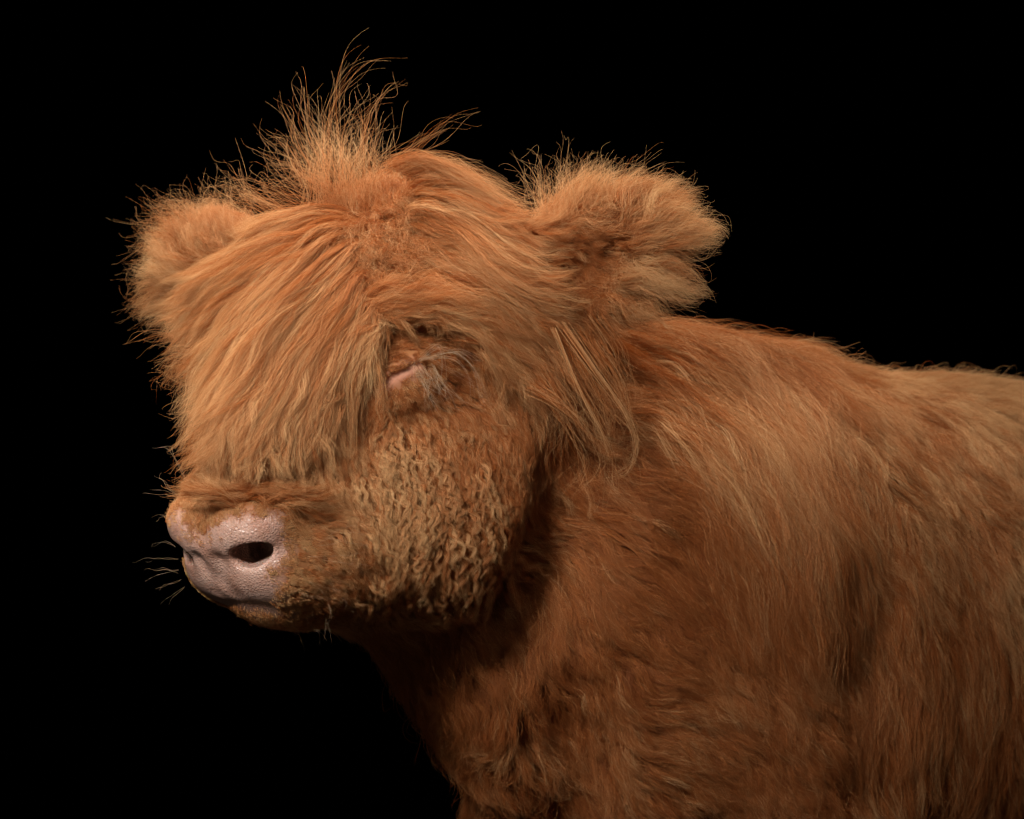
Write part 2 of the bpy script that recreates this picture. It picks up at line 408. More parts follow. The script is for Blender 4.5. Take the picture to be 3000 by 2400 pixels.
bme = bpy.data.meshes.new("backdrop"); bme.from_pydata(bv, [], [(i, i+n_, i+n_+1, i+1) for i in range(n_-1)]); bme.materials.append(bm_)
bo = bpy.data.objects.new("backdrop", bme); scene.collection.objects.link(bo); bo["kind"] = "structure"
bo["label"] = "seamless black velvet studio backdrop behind the calf"; bo["category"] = "backdrop"
hm, nt = mat("hoof_horn"); out = node(nt, 'ShaderNodeOutputMaterial'); b = node(nt, 'ShaderNodeBsdfPrincipled')
b.inputs['Base Color'].default_value = (0.06, 0.04, 0.03, 1); b.inputs['Roughness'].default_value = 0.5; nt.links.new(b.outputs[0], out.inputs[0])
for sgn in (1, -1):
    for a, st in ((-0.03, 0.0 if sgn > 0 else -0.16), (0.725, 0.0)):
        for half in (1, -1):                                     # two toes
            vs_, fs_ = [], []
            for zi, sc in ((0.0, 1.0), (0.02, 0.93), (0.04, 0.8), (0.052, 0.55)):
                for t in np.linspace(0, 2*math.pi, 12, endpoint=False):
                    vs_.append(tuple(Bp(a+st+0.012*zi/0.05+0.040*sc*math.cos(t)*(1.0 if math.cos(t) < 0 else 0.75), 0.10*sgn+0.016*half+0.0145*sc*math.sin(t), zi)))
            for l in range(3):
                for i in range(12): fs_.append((l*12+i, l*12+(i+1) % 12, l*12+12+(i+1) % 12, l*12+12+i))
            fs_.append(tuple(range(11, -1, -1))); fs_.append(tuple(range(36, 48)))
            hme = bpy.data.meshes.new("hoof"); hme.from_pydata(vs_, [], fs_); hme.materials.append(hm)
            ho = bpy.data.objects.new("hoof", hme); scene.collection.objects.link(ho); ho.parent = calf

# ------------------------------------------------------------------ hair: helpers
# distance to the skin on a regular grid, for combing many strands quickly
GO = np.array([-0.50, -0.36, -0.02]); GH = 0.005; GN = (270, 190, 226)
def slices(s, axes, mgn):
    if s['t'] == 'e':
        ext = np.sqrt(((s['R']*s['r'][:, None])**2).sum(0)); lo, hi = s['c']-ext, s['c']+ext
    else:
        r = max(s['r1'], s['r2']); lo = np.minimum(s['p'], s['q'])-r; hi = np.maximum(s['p'], s['q'])+r
    out = []
    for ax, l, h in zip(axes, lo-mgn, hi+mgn):
        i0, i1 = np.searchsorted(ax, [l, h]); out.append(slice(max(i0-1, 0), min(i1+1, len(ax))))
    return tuple(out)
gax = [(GO[i]+GH*np.arange(GN[i])).astype(np.float32) for i in range(3)]
DG = np.full(GN, 0.08, np.float32)
for s_ in prims:
    sl = slices(s_, gax, 0.045)
    if 0 in DG[sl].shape: continue
    X, Y, Z = np.meshgrid(*[a[q] for a, q in zip(gax, sl)], indexing='ij')
    DG[sl] = combine(DG[sl], prim_d(s_, X, Y, Z).astype(np.float32), s_)
GG = np.stack(np.gradient(DG, GH), -1)
def glook(A, p):
    u = (p-GO)/GH; u = np.clip(u, 0, np.array(GN)-1.001); i = u.astype(np.int32); f = (u-i).astype(np.float32)
    o = 0
    for a in (0, 1):
        for b in (0, 1):
            for c in (0, 1):
                w = (f[:, 0] if a else 1-f[:, 0])*(f[:, 1] if b else 1-f[:, 1])*(f[:, 2] if c else 1-f[:, 2])
                v = A[i[:, 0]+a, i[:, 1]+b, i[:, 2]+c]; o = o+(v*w[:, None] if A.ndim == 4 else v*w)
    return o
def fsdf(p): return glook(DG, p)
def fgrad(p): return norm(glook(GG, p))

def add_hair(name, pts, r_root, r_tip, tint, material=HAIR, label=None):
    """pts (n, k, 3)"""
    n, k = pts.shape[:2]
    hc = bpy.data.hair_curves.new(name); hc.add_curves([k]*n)
    hc.attributes['position'].data.foreach_set('vector', np.ascontiguousarray(pts, np.float32).ravel())
    t = np.linspace(0, 1, k, dtype=np.float32)[None]
    rad = (np.asarray(r_root, np.float32).reshape(-1, 1)*(1-t**1.6)+r_tip*t**1.6)*np.ones((n, 1), np.float32)
    at = hc.attributes.get('radius') or hc.attributes.new('radius', 'FLOAT', 'POINT')
    at.data.foreach_set('value', rad.astype(np.float32).ravel())
    ta = hc.attributes.new('tint', 'FLOAT', 'CURVE'); ta.data.foreach_set('value', np.asarray(tint, np.float32).ravel())
    hc.materials.append(material)
    o = bpy.data.objects.new(name, hc); scene.collection.objects.link(o); o.parent = calf; o["kind"] = "stuff"
    if label: o["label"] = label
    return o
def vnoise(p, f, seed):
    r = np.random.default_rng(seed); o = 0
    for i in range(5):
        w = r.normal(size=3); w = w/np.linalg.norm(w)*f*(0.6+0.35*i); o = o+np.sin(p @ w+r.uniform(0, 6.28))/(1+0.3*i)
    return o/2.4
def frames(C):
    T = np.empty_like(C); T[:, 1:-1] = C[:, 2:]-C[:, :-2]; T[:, 0] = C[:, 1]-C[:, 0]; T[:, -1] = C[:, -1]-C[:, -2]
    return norm(T)
def resample(C, tt):
    """C (n,k,3) sampled at tt (n,k') in 0..1"""
    n, k = C.shape[:2]; u = np.clip(tt, 0, 1)*(k-1); i = np.minimum(u.astype(int), k-2); f = (u-i)[..., None]
    ar = np.arange(n)[:, None]
    return C[ar, i]*(1-f)+C[ar, i+1]*f
def grow_children(C, N, m, rad, clump, frizz, amp, wl, L, kk, fly=0.09, snap=True, spread_tip=0.0, phase_j=0.5):
    """C (n,k,3) parent curves, N (n,3) root normals -> (n*m, kk, 3) strands gathered into locks"""
    n = len(C); b = lambda v: np.repeat(np.broadcast_to(np.asarray(v, float), (n,)), m)
    P_ = np.repeat(np.arange(n), m); M_ = n*m
    clump, frizz, amp, wl, L, rad = map(b, (clump, frizz, amp, wl, L, rad))
    T0 = norm(C[:, 1]-C[:, 0]); S0 = norm(np.cross(T0, N)); F0 = np.cross(N, S0)
    rr = np.sqrt(rng.random(M_))*rad; an = rng.random(M_)*6.283
    off = (S0[P_]*np.cos(an)[:, None]+F0[P_]*np.sin(an)[:, None])*rr[:, None]
    if snap:
        q = C[P_, 0]+off; off = off-N[P_]*np.clip(fsdf(q)+0.0006, -0.01, 0.01)[:, None]
    ls = rng.uniform(0.55, 1.0, M_)**0.7; flyer = rng.random(M_) < fly; ls[flyer] = rng.uniform(0.8, 1.12, flyer.sum())
    t = np.linspace(0, 1, kk)[None]*np.ones((M_, 1)); c = resample(C[P_], np.minimum(t*ls[:, None], 1))
    over = np.maximum(t*ls[:, None]-1, 0)
    cl = np.where(flyer, clump*0.3, clump)*rng.uniform(0.75, 1.1, M_)
    w = 1-np.clip(cl, 0, 0.97)[:, None]*np.clip(t*1.6, 0, 1)**0.8
    c = c+off[:, None]*w[..., None]
    T = frames(c); Nn = np.repeat(N, m, 0)[:, None]; S = norm(np.cross(T, np.broadcast_to(Nn, T.shape))); U = np.cross(S, T)
    ph = np.repeat(rng.random(n)*6.283, m)+rng.normal(0, phase_j, M_)
    wlv = np.repeat(rng.uniform(0.7, 1.45, n), m)*wl
    arg = 6.283*(t*ls[:, None])*L[:, None]/wlv[:, None]+ph[:, None]
    A = (amp*np.repeat(rng.uniform(0.5, 1.3, n), m))[:, None]*np.clip(t*3.5, 0, 1)
    A0 = np.sin(ph)[:, None]
    c = c+S*(A*(np.sin(arg)-A0*(1-t)))[..., None]+U*(A*0.18*np.cos(arg))[..., None]
    fz = frizz*np.where(flyer, 1.9, 1.0)*np.minimum(rng.lognormal(-0.25, 0.6, M_), 2.2)
    for ax in (S, U):
        f1 = rng.uniform(0.4, 1.3, M_)[:, None]; p1 = (rng.random(M_)*6.283)[:, None]; f2 = rng.uniform(1.3, 2.2, M_)[:, None]; p2 = (rng.random(M_)*6.283)[:, None]
        c = c+ax*((fz[:, None]*t)*(np.sin(6.283*f1*t+p1)-np.sin(p1)+0.35*np.sin(6.283*f2*t+p2)))[..., None]
    if snap:                                  # keep the strand above the skin
        k1 = slice(1, None)
        d = fsdf(c[:, k1].reshape(-1, 3)).reshape(M_, kk-1)
        bad = d < 0.0008
        if bad.any():
            pb = c[:, k1][bad]; cb = pb+fgrad(pb)*(0.0008-d[bad]+0.001*rng.random(bad.sum()))[:, None]
            tmp = c[:, k1].copy(); tmp[bad] = cb; c[:, k1] = tmp
    return c, P_, flyer

# ------------------------------------------------------------------ hair: combing guides on the coat
#         len  height amp  wl  clump rad  dens tint frizz  (mm, strands per cm2)
ST = dict(
    muz=(10, 2.4, 0, 12, .05, 3.0, 190, .60, .5), fuzz=(7.5, 3.5, 0, 12, .05, 3.0, 200, .55, .6), lid=(7, 1.6, 0, 12, .05, 3, 260, .52, .4),
    chin=(12, 3, 0.1, 12, .1, 3, 190, .42, .7),
    face=(20, 6, .9, 14, .35, 2.8, 120, .40, 1.0), nose=(30, 11, 1.2, 25, .7, 3.2, 95, .42, 1.2),
    eye=(11, 2.2, .3, 14, .4, 2.2, 160, .30, .6), brow=(38, 14, 1.6, 26, .7, 3.2, 95, .38, 1.6),
    cheek=(42, 9, 2.05, 10.5, .84, 2.4, 130, .46, .65), jaw=(26, 8, 1.5, 11, .7, 2.5, 120, .36, .8),
    wave=(28, 7, 1.5, 11, .6, 2.5, 130, .42, 1.0), cheekr=(42, 10, 1.5, 13, .72, 2.8, 105, .34, 1.0),
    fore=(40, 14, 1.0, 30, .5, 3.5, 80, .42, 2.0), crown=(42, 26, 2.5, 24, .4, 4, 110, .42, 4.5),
    earo=(66, 22, 2.2, 36, .74, 4.5, 95, .54, 4.0), eari=(24, 6, 1.6, 20, .7, 4, 90, .10, 1.8),  # eari tint darkened: shade of the ear hollow put into the hair colour
    neck=(95, 24, 2.8, 60, .84, 4.4, 62, .18, 2.6), mane=(150, 26, 3.4, 90, .78, 4.5, 60, .38, 3.2),  # neck tint deepened, so shade behind the cheek is part of the colour
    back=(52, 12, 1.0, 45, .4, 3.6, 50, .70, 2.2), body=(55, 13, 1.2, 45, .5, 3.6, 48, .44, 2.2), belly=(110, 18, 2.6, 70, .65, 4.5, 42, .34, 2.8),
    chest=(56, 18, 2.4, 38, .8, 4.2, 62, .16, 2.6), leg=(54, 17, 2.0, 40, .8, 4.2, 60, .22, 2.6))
G = [ # muzzle
 (640,1510,630,1470,'fuzz'),(720,1500,735,1460,'fuzz'),(560,1510,545,1470,'fuzz'),(530,1490,515,1450,'fuzz'),(600,1490,595,1450,'fuzz'),(690,1475,700,1435,'fuzz'),(770,1490,800,1460,'fuzz'),(600,1420,595,1380,'nose'),(640,1450,640,1415,'fuzz'),(740,1450,760,1420,'fuzz'),(700,1400,720,1360,'nose'),(800,1470,850,1455,'nose'),
 (850,1560,920,1565,'muz'),(860,1620,930,1640,'muz'),(840,1690,905,1720,'muz'),(800,1740,870,1770,'muz'),(900,1740,960,1770,'muz'),(920,1680,985,1700,'face'),
 (860,1510,940,1505,'face'),(950,1600,1030,1610,'face'),(960,1520,1060,1510,'nose'),(1000,1650,1070,1680,'face'),(980,1730,1040,1780,'face'),
 (760,1815,790,1835,'chin'),(860,1815,900,1830,'chin'),(700,1795,720,1815,'chin'),(950,1810,1000,1830,'chin'),
 (820,1380,780,1470,'nose'),(900,1400,880,1490,'nose'),(980,1420,990,1500,'nose'),(560,1400,545,1440,'nose'),(640,1350,625,1400,'nose'),
 # face side under the fringe
 (1040,1300,1020,1400,'face'),(1060,1220,1070,1300,'face'),(1060,1100,1050,1190,'eye'),
 # round the eye
 (1190,1135,1215,1160,'lid'),(1235,1110,1255,1140,'lid'),(1150,1140,1165,1165,'lid'),(1150,1075,1175,1060,'lid'),(1110,1125,1090,1140,'lid'),(1195,1050,1225,1040,'lid'),
 (1200,1170,1225,1205,'eye'),(1260,1130,1290,1180,'eye'),(1120,1160,1150,1220,'eye'),(1200,1200,1250,1250,'eye'),(1290,1190,1330,1240,'eye'),
 (1120,1060,1170,1030,'eye'),(1180,1040,1260,1015,'eye'),(1250,1030,1320,1030,'eye'),(1330,1090,1370,1140,'eye'),(1100,1010,1160,975,'eye'),(1200,985,1290,965,'eye'),
 (1300,980,1370,1000,'brow'),(1380,1000,1440,1070,'brow'),(1430,1080,1500,1180,'brow'),(1230,930,1330,920,'brow'),(1130,930,1210,900,'brow'),(1350,910,1450,960,'brow'),
 # cheek
 (1000,1360,1000,1440,'wave'),(1000,1460,1010,1540,'wave'),(1015,1580,1030,1660,'wave'),(1040,1690,1060,1760,'wave'),(1090,1240,1095,1310,'wave'),(1300,1260,1320,1330,'wave'),
 (1120,1290,1130,1370,'cheek'),(1220,1300,1240,1380,'cheek'),(1320,1310,1340,1400,'cheekr'),(1050,1420,1050,1510,'cheek'),(1150,1420,1150,1510,'cheek'),(1260,1420,1270,1510,'cheek'),(1370,1400,1380,1490,'cheek'),
 (1470,1380,1480,1480,'cheekr'),(1550,1320,1560,1420,'cheekr'),(1450,1260,1480,1350,'cheekr'),(1070,1560,1080,1650,'cheek'),(1170,1560,1180,1650,'cheek'),(1280,1560,1290,1650,'cheek'),(1390,1540,1400,1630,'cheek'),
 (1480,1520,1480,1620,'cheekr'),(1130,1680,1150,1760,'jaw'),(1240,1680,1260,1760,'jaw'),(1340,1660,1350,1750,'jaw'),(1430,1640,1430,1730,'jaw'),(1060,1720,1080,1790,'jaw'),
 # forehead and crown
 (760,900,700,990,'fore'),(820,1050,770,1150,'fore'),(900,800,820,880,'fore'),(960,1000,920,1100,'fore'),(1000,1150,970,1250,'fore'),(760,1200,720,1300,'fore'),(880,1200,850,1310,'fore'),(680,1250,640,1350,'fore'),(900,700,800,760,'fore'),(720,1080,680,1180,'fore'),
 (1080,700,1060,790,'crown'),(1150,760,1150,850,'crown'),(1000,640,930,700,'crown'),(1100,600,1090,560,'crown'),(1200,680,1260,760,'crown'),(1060,850,1020,930,'crown'),
 (1250,600,1330,680,'fore'),(1330,720,1410,800,'fore'),(1250,820,1340,870,'fore'),(1400,850,1490,920,'fore'),(1180,850,1260,890,'brow'),
 # near ear
 (1500,760,1600,740,'eari'),(1560,660,1640,590,'earo'),(1640,610,1710,510,'earo'),(1740,590,1810,490,'earo'),(1830,630,1930,560,'earo'),(1860,700,1980,680,'earo'),(1840,780,1950,820,'earo'),(1790,830,1890,900,'earo'),
 (1700,700,1800,690,'eari'),(1770,740,1870,760,'eari'),(1650,780,1750,840,'eari'),(1720,840,1800,910,'eari'),(1600,820,1680,890,'eari'),(1600,740,1700,720,'eari'),
 # far ear
 (700,720,620,680,'earo'),(620,690,560,610,'earo'),(560,700,480,650,'earo'),(530,760,430,760,'earo'),(550,810,460,860,'earo'),(620,820,540,890,'earo'),(680,860,610,940,'earo'),(600,760,500,750,'earo'),
 # neck and mane
 (1600,1000,1720,1090,'neck'),(1620,1150,1720,1250,'neck'),(1680,1300,1760,1400,'neck'),(1700,1450,1800,1520,'neck'),(1650,1600,1740,1660,'neck'),
 (1800,1000,1930,1040,'mane'),(1900,970,2040,1020,'mane'),(1850,1130,1990,1190,'mane'),(2000,1080,2120,1160,'mane'),(2050,1000,2190,1070,'mane'),(2200,1080,2310,1190,'mane'),(2150,1230,2240,1360,'mane'),(2300,1200,2380,1340,'mane'),
 (2000,1250,2110,1330,'mane'),(1850,1280,1990,1320,'neck'),(1900,1420,2030,1460,'neck'),(2050,1430,2150,1550,'mane'),(2200,1420,2270,1570,'mane'),(2320,1400,2390,1560,'mane'),(1850,1570,1980,1620,'neck'),(2000,1580,2120,1680,'neck'),(2150,1650,2240,1780,'neck'),(2280,1620,2350,1770,'mane'),(2380,1600,2450,1760,'mane'),
 # back and flank
 (2350,1040,2470,1090,'body'),(2550,1100,2680,1150,'back'),(2750,1100,2880,1140,'back'),(2900,1100,3030,1130,'back'),(2480,1230,2580,1330,'body'),(2650,1250,2760,1350,'body'),(2850,1250,2960,1340,'back'),(2500,1420,2580,1560,'body'),(2680,1430,2770,1560,'body'),(2850,1430,2940,1560,'body'),
 (2520,1640,2580,1800,'body'),(2700,1650,2770,1800,'body'),(2880,1650,2950,1800,'body'),(2560,1850,2600,2020,'belly'),(2720,1850,2760,2020,'belly'),(2880,1850,2920,2020,'belly'),(2600,2080,2620,2260,'belly'),(2760,2080,2780,2260,'belly'),(2920,2080,2940,2260,'belly'),(2700,2250,2700,2400,'belly'),
 # chest, shoulder, legs
 (1250,1900,1300,1960,'chest'),(1400,1850,1460,1930,'chest'),(1550,1780,1620,1850,'chest'),(1450,2020,1500,2110,'chest'),(1600,1950,1650,2050,'chest'),(1750,1780,1830,1850,'chest'),(1750,1930,1790,2030,'chest'),(1900,1750,2000,1810,'chest'),(1900,1900,1990,1970,'chest'),(1400,2180,1410,2280,'leg'),(1550,2180,1580,2280,'leg'),
 (1700,2080,1720,2180,'chest'),(1850,2080,1890,2170,'leg'),(2050,1850,2150,1940,'chest'),(2200,1900,2290,2020,'leg'),(2330,1850,2400,2000,'leg'),(2050,2050,2160,2110,'leg'),(2250,2100,2360,2190,'leg'),(2400,2080,2460,2230,'leg'),(1950,2220,2040,2290,'leg'),(2150,2250,2250,2330,'leg'),(2350,2270,2420,2380,'leg'),(1800,2250,1850,2350,'leg'),(1480,2330,1490,2400,'leg')]
gp, gd, gs = [], [], []
for x1, y1, x2, y2, st in G:
    a = hit(x1, y1); na = grad(a[None])[0]
    d = P(x2, y2, a[1])-P(x1, y1, a[1])
    ray = norm(a-CAM)                       # slide the far end along its view ray into the tangent plane
    r2 = norm(P(x2, y2, 0)-CAM); den = float(r2 @ na)
    if abs(den) > 0.2: d = CAM+r2*float((a-CAM) @ na)/den-a
    gp.append(a); gd.append(norm(d)); gs.append(st)
for i in range(len(gp)):                    # the far side of head and body
    q = headc(gp[i])
    if gs[i] in ('muz', 'chin', 'face', 'cheek', 'cheekr', 'wave', 'jaw', 'eye', 'brow', 'nose') and q[1] > 0.035:
        gp.append(mirror(gp[i])); gd.append((HR.T @ ((HR @ gd[i])*np.array([1, -1, 1])))); gs.append(gs[i])
    elif gs[i] in ('neck', 'mane', 'body', 'belly', 'chest', 'leg', 'back'):
        q = BR @ (gp[i]-B0)
        if q[1] > 0.05: gp.append(B0+BR.T @ (q*np.array([1, -1, 1]))); gd.append(BR.T @ ((BR @ gd[i])*np.array([1, -1, 1]))); gs.append(gs[i])
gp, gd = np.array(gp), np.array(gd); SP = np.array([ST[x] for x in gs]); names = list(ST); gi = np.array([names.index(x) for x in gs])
def field(p, eps=0.010):
    d = np.empty((len(p), 3)); s = np.empty((len(p), SP.shape[1])); dom = np.empty(len(p), int)
    for c in range(0, len(p), 20000):
        q = p[c:c+20000]; r2 = ((q[:, None]-gp[None])**2).sum(-1); w = 1/(r2+eps**2)**2.0; w /= w.sum(1, keepdims=True)
        d[c:c+20000] = w @ gd; s[c:c+20000] = w @ SP; dom[c:c+20000] = gi[w.argmax(1)]
    return norm(d), s, dom

# ------------------------------------------------------------------ hair: the coat
tri = np.concatenate([Q[:, [0, 1, 2]], Q[:, [0, 2, 3]]])
A_, B_, C_ = V[tri[:, 0]], V[tri[:, 1]], V[tri[:, 2]]
area = 0.5*np.linalg.norm(np.cross(B_-A_, C_-A_), axis=1); cen = (A_+B_+C_)/3
_, scen, _ = field(cen)
nrm = norm(np.cross(B_-A_, C_-A_)); facing = (nrm*norm(CAM-cen)).sum(1)
vis = np.clip((facing+0.45)/0.35, 0.18, 1.0)                        # thinner coat on the side turned away
bq = (cen-B0) @ BR.T
vis = vis*np.where(bq[:, 0] > 0.62, 0.15, 1)*np.where((cen[:, 2] < 0.36), 0.35, 1)
pxy = to_px(cen); vis = vis*np.where((pxy[:, 0] > 3230) | (pxy[:, 1] > 2560), 0.12, 1)
prad = scen[:, 5]*1e-3; par_dens = 1/(prad**2*2.2)
bmask = 1-np.maximum(skin_zone(cen, [NOSE, LIP], -22, 10), 0)
wgt = area*par_dens*vis*bmask; n_par = int(wgt.sum()); print("parents", n_par)
ti = rng.choice(len(tri), n_par, p=wgt/wgt.sum()); u = rng.random((n_par, 2)); fl = u.sum(1) > 1; u[fl] = 1-u[fl]
R0 = A_[ti]+(B_[ti]-A_[ti])*u[:, :1]+(C_[ti]-A_[ti])*u[:, 1:]
R0 = R0-grad(R0)*sdf(R0)[:, None]
N0 = grad(R0, 0.003); _, sp, dom = field(R0)
lenp = sp[:, 0]*1e-3*rng.uniform(0.72, 1.15, n_par); nb = 1-0.72*skin_zone(R0, [NOSE, LIP, LIDS], 55, 110); lenp = lenp*nb; hgt = sp[:, 1]*1e-3*rng.uniform(0.25, 1.1, n_par)*nb
hug = np.where(np.isin(dom, [names.index(x) for x in ('earo', 'eari')]), 0.0, np.where(rng.random(n_par) < 0.10, 0.15, 1.0)); KP = 13; Cp = np.empty((n_par, KP, 3)); Cp[:, 0] = R0; p = R0.copy(); prev = None
swirl = (vnoise(R0, 55, 3)*0.36+vnoise(R0, 28, 4)*0.18+rng.normal(0, 0.26, n_par))*np.where(sp[:, 0] < 20, 0.35, 1.0)
for k in range(1, KP):
    t = k/(KP-1); st = lenp/(KP-1)
    d, _, _ = field(p); n = fgrad(p); sd = fsdf(p)
    d0 = d; dt = norm(d-n*(d*n).sum(1, keepdims=True)); ht_ = np.maximum(hug, 1.0 if t < 0.2 else 0.0)[:, None]; d = norm(dt*ht_+d0*(1-ht_)); s_ = norm(np.cross(n, d))
    an = swirl+0.35*vnoise(p, 90, 5)
    d = d*np.cos(an)[:, None]+s_*np.sin(an)[:, None]
    if prev is not None: d = norm(d+0.8*prev)
    tgt = hgt*(1-math.exp(-3.0*t)); cr = np.clip((tgt-sd)/np.maximum(st, 1e-4)*0.6, -0.7*hug, 1.6)
    g = np.clip((sd-0.010)/0.03, 0, 1)*np.where(hug == 0, 0.12, 0.5)
    d2 = norm(d+n*cr[:, None]-UP*g[:, None]); p = p+d2*st[:, None]; Cp[:, k] = p; prev = d
# gather parents into larger locks
from mathutils.kdtree import KDTree
gsel = rng.choice(n_par, n_par//8, replace=False); kd = KDTree(len(gsel))
for i, j in enumerate(gsel): kd.insert(R0[j]+Cp[j, 5]*0.0, i)
kd.balance(); near = np.array([gsel[kd.find(q)[1]] for q in R0])
tt = np.linspace(0, 1, KP)[None, :, None]; same = (np.linalg.norm(R0[near]-R0, axis=1) < 0.03) & ((N0[near]*N0).sum(1) > 0.5)
ck = (np.clip(sp[:, 4], 0, 1)*np.where(sp[:, 0] > 45, 0.7, 0.5)*same*rng.uniform(0.5, 1.15, n_par))[:, None, None]
Cp = Cp+(Cp[near]-Cp)*ck*np.clip(tt*1.25-0.12, 0, 1)
sdp = fsdf(Cp[:, 1:].reshape(-1, 3)).reshape(n_par, KP-1); low = sdp < 0.001
tmp = Cp[:, 1:]; pl = tmp[low]; tmp[low] = pl+fgrad(pl)*(0.0015-sdp[low])[:, None]; Cp[:, 1:] = tmp
amp_p = sp[:, 2]*1e-3; curl = (rng.random(n_par) < 0.30); chk = np.isin(dom, [names.index(x) for x in ('cheek', 'jaw')])
amp_p = np.where(chk & ~curl, amp_p*0.45, amp_p)
Cp = Cp+np.where(chk & curl, 1, 0)[:, None, None]*fgrad(Cp.reshape(-1, 3)).reshape(Cp.shape)*(0.006*np.clip(tt*2.5, 0, 1))
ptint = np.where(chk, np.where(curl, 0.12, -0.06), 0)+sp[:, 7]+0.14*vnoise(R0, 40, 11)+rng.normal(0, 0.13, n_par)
groups = dict(muzzle_fuzz=('muz', 'fuzz', 'chin'), face_hair=('face', 'nose', 'eye', 'brow', 'lid'), cheek_curls=('cheek', 'jaw', 'cheekr', 'wave'),
              forehead_hair=('fore', 'crown'), ear_hair=('earo', 'eari'), mane=('neck', 'mane'), coat=('body', 'belly', 'back'), chest_hair=('chest', 'leg'))
KK = dict(muzzle_fuzz=5, face_hair=8, cheek_curls=26, forehead_hair=11, ear_hair=12, mane=14, coat=12, chest_hair=13)
DENS = 1.2
total = 0
if not BARE:
  for gname, members in groups.items():
    sel = np.isin(dom, [names.index(x) for x in members])
    idx = np.nonzero(sel)[0]
    if not len(idx): continue
    mch = sp[idx, 6]*1e4*(sp[idx, 5]*1e-3)**2*2.2*DENS*(1.0 if gname in ('mane', 'coat', 'chest_hair') else 1.25)            # strands per parent
    mm = max(2, int(round(mch.mean())))
    c, P_, fly_ = grow_children(Cp[idx], N0[idx], mm, sp[idx, 5]*1e-3*1.15, sp[idx, 4], sp[idx, 8]*1e-3, amp_p[idx], sp[idx, 3]*1e-3, lenp[idx], KK[gname])
    if gname in ('muzzle_fuzz', 'face_hair'):
        keep = rng.random(len(c)) > np.maximum(skin_zone(c[:, 0], [NOSE, LIP], 6, 60), skin_zone(c[:, 0], [LIDS], 0, 14)); c = c[keep]; P_ = P_[keep]
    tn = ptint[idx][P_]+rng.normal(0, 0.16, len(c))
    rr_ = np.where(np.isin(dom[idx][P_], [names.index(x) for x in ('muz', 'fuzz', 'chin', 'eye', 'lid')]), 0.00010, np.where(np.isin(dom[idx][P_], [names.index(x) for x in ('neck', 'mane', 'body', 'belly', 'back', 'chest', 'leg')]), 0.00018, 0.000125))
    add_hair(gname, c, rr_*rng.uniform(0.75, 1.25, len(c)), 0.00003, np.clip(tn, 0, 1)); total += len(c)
    print(gname, len(idx), len(c))

# ------------------------------------------------------------------ hair: long forelock combed from the crown
def fan(paths, n, lift, rng_v0, rng_len, seedw, umin=0, umax=1):
    """locks between combed key paths; each path is a row of (px, py, depth in mm)"""
    K = np.array([[P(x, y, z*1e-3 if z is not None else hit(x, y)[1]-0.02) for x, y, z in row] for row in paths])          # (r, c, 3)
    r, c = K.shape[:2]
    def cr(A, x):                                                                   # Catmull-Rom along axis 0
        x = np.clip(x, 0, len(A)-1-1e-6); i = x.astype(int); f = (x-i)
        g = lambda j: A[np.clip(j, 0, len(A)-1)]
        sh = (-1,)+(1,)*(A.ndim-1); f = f.reshape(sh)
        a, b_, c_, d_ = g(i-1), g(i), g(i+1), g(i+2)
        return 0.5*((2*b_)+(-a+c_)*f+(2*a-5*b_+4*c_-d_)*f**2+(-a+3*b_-3*c_+d_)*f**3)
    u = umin+(umax-umin)*np.clip(rng.random(n)*1.04-0.02, 0, 1); v0 = rng.uniform(*rng_v0, n); v1 = np.minimum(v0+rng.uniform(*rng_len, n), rng.uniform(0.80, 1.14, n)); v1 = np.maximum(v1, v0+0.12)
    rows = cr(K, u*(r-1))                                                           # (n, c, 3)
    KQ = 16; t = np.linspace(0, 1, KQ); out = np.empty((n, KQ, 3))
    rowsT = rows.transpose(1, 0, 2)
    for k in range(KQ):
        v = (v0+(v1-v0)*t[k])*(c-1); vi = np.minimum(v.astype(int), c-2); f = np.clip(v-vi, 0, 1.5)[:, None]
        ar = np.arange(n); g = lambda j: rowsT[np.clip(j, 0, c-1), ar]
        a, b_, c_, d_ = g(vi-1), g(vi), g(vi+1), g(vi+2)
        out[:, k] = 0.5*((2*b_)+(-a+c_)*f+(2*a-5*b_+4*c_-d_)*f**2+(-a+3*b_-3*c_+d_)*f**3)
    # roots sink to the skin, the rest lies in layers over it
    view = norm(CAM-out); lay_ = rng.random(n)[:, None]
    out = out+view*(lift*(lay_-0.6)*np.clip(t*3, 0.2, 1)[None])[..., None]
    sdv = sdf(out[:, 0]); gr = grad(out[:, 0]); root = out[:, 0]-gr*(sdv-0.001)[:, None]
    w = np.exp(-(t*5)**1.3)[None, :, None]; out = out+(root-out[:, 0])[:, None]*w
    L = np.linalg.norm(np.diff(out, axis=1), axis=2).sum(1)
    bend = 0.007*vnoise(out.reshape(-1, 3), 60, seedw).reshape(n, KQ)*t[None]+(rng.normal(0, 0.012, n)[:, None]*t[None]**1.5)
    S = norm(np.cross(frames(out), view)); out = out+S*bend[..., None]
    return out, grad(out[:, 0]), L, u
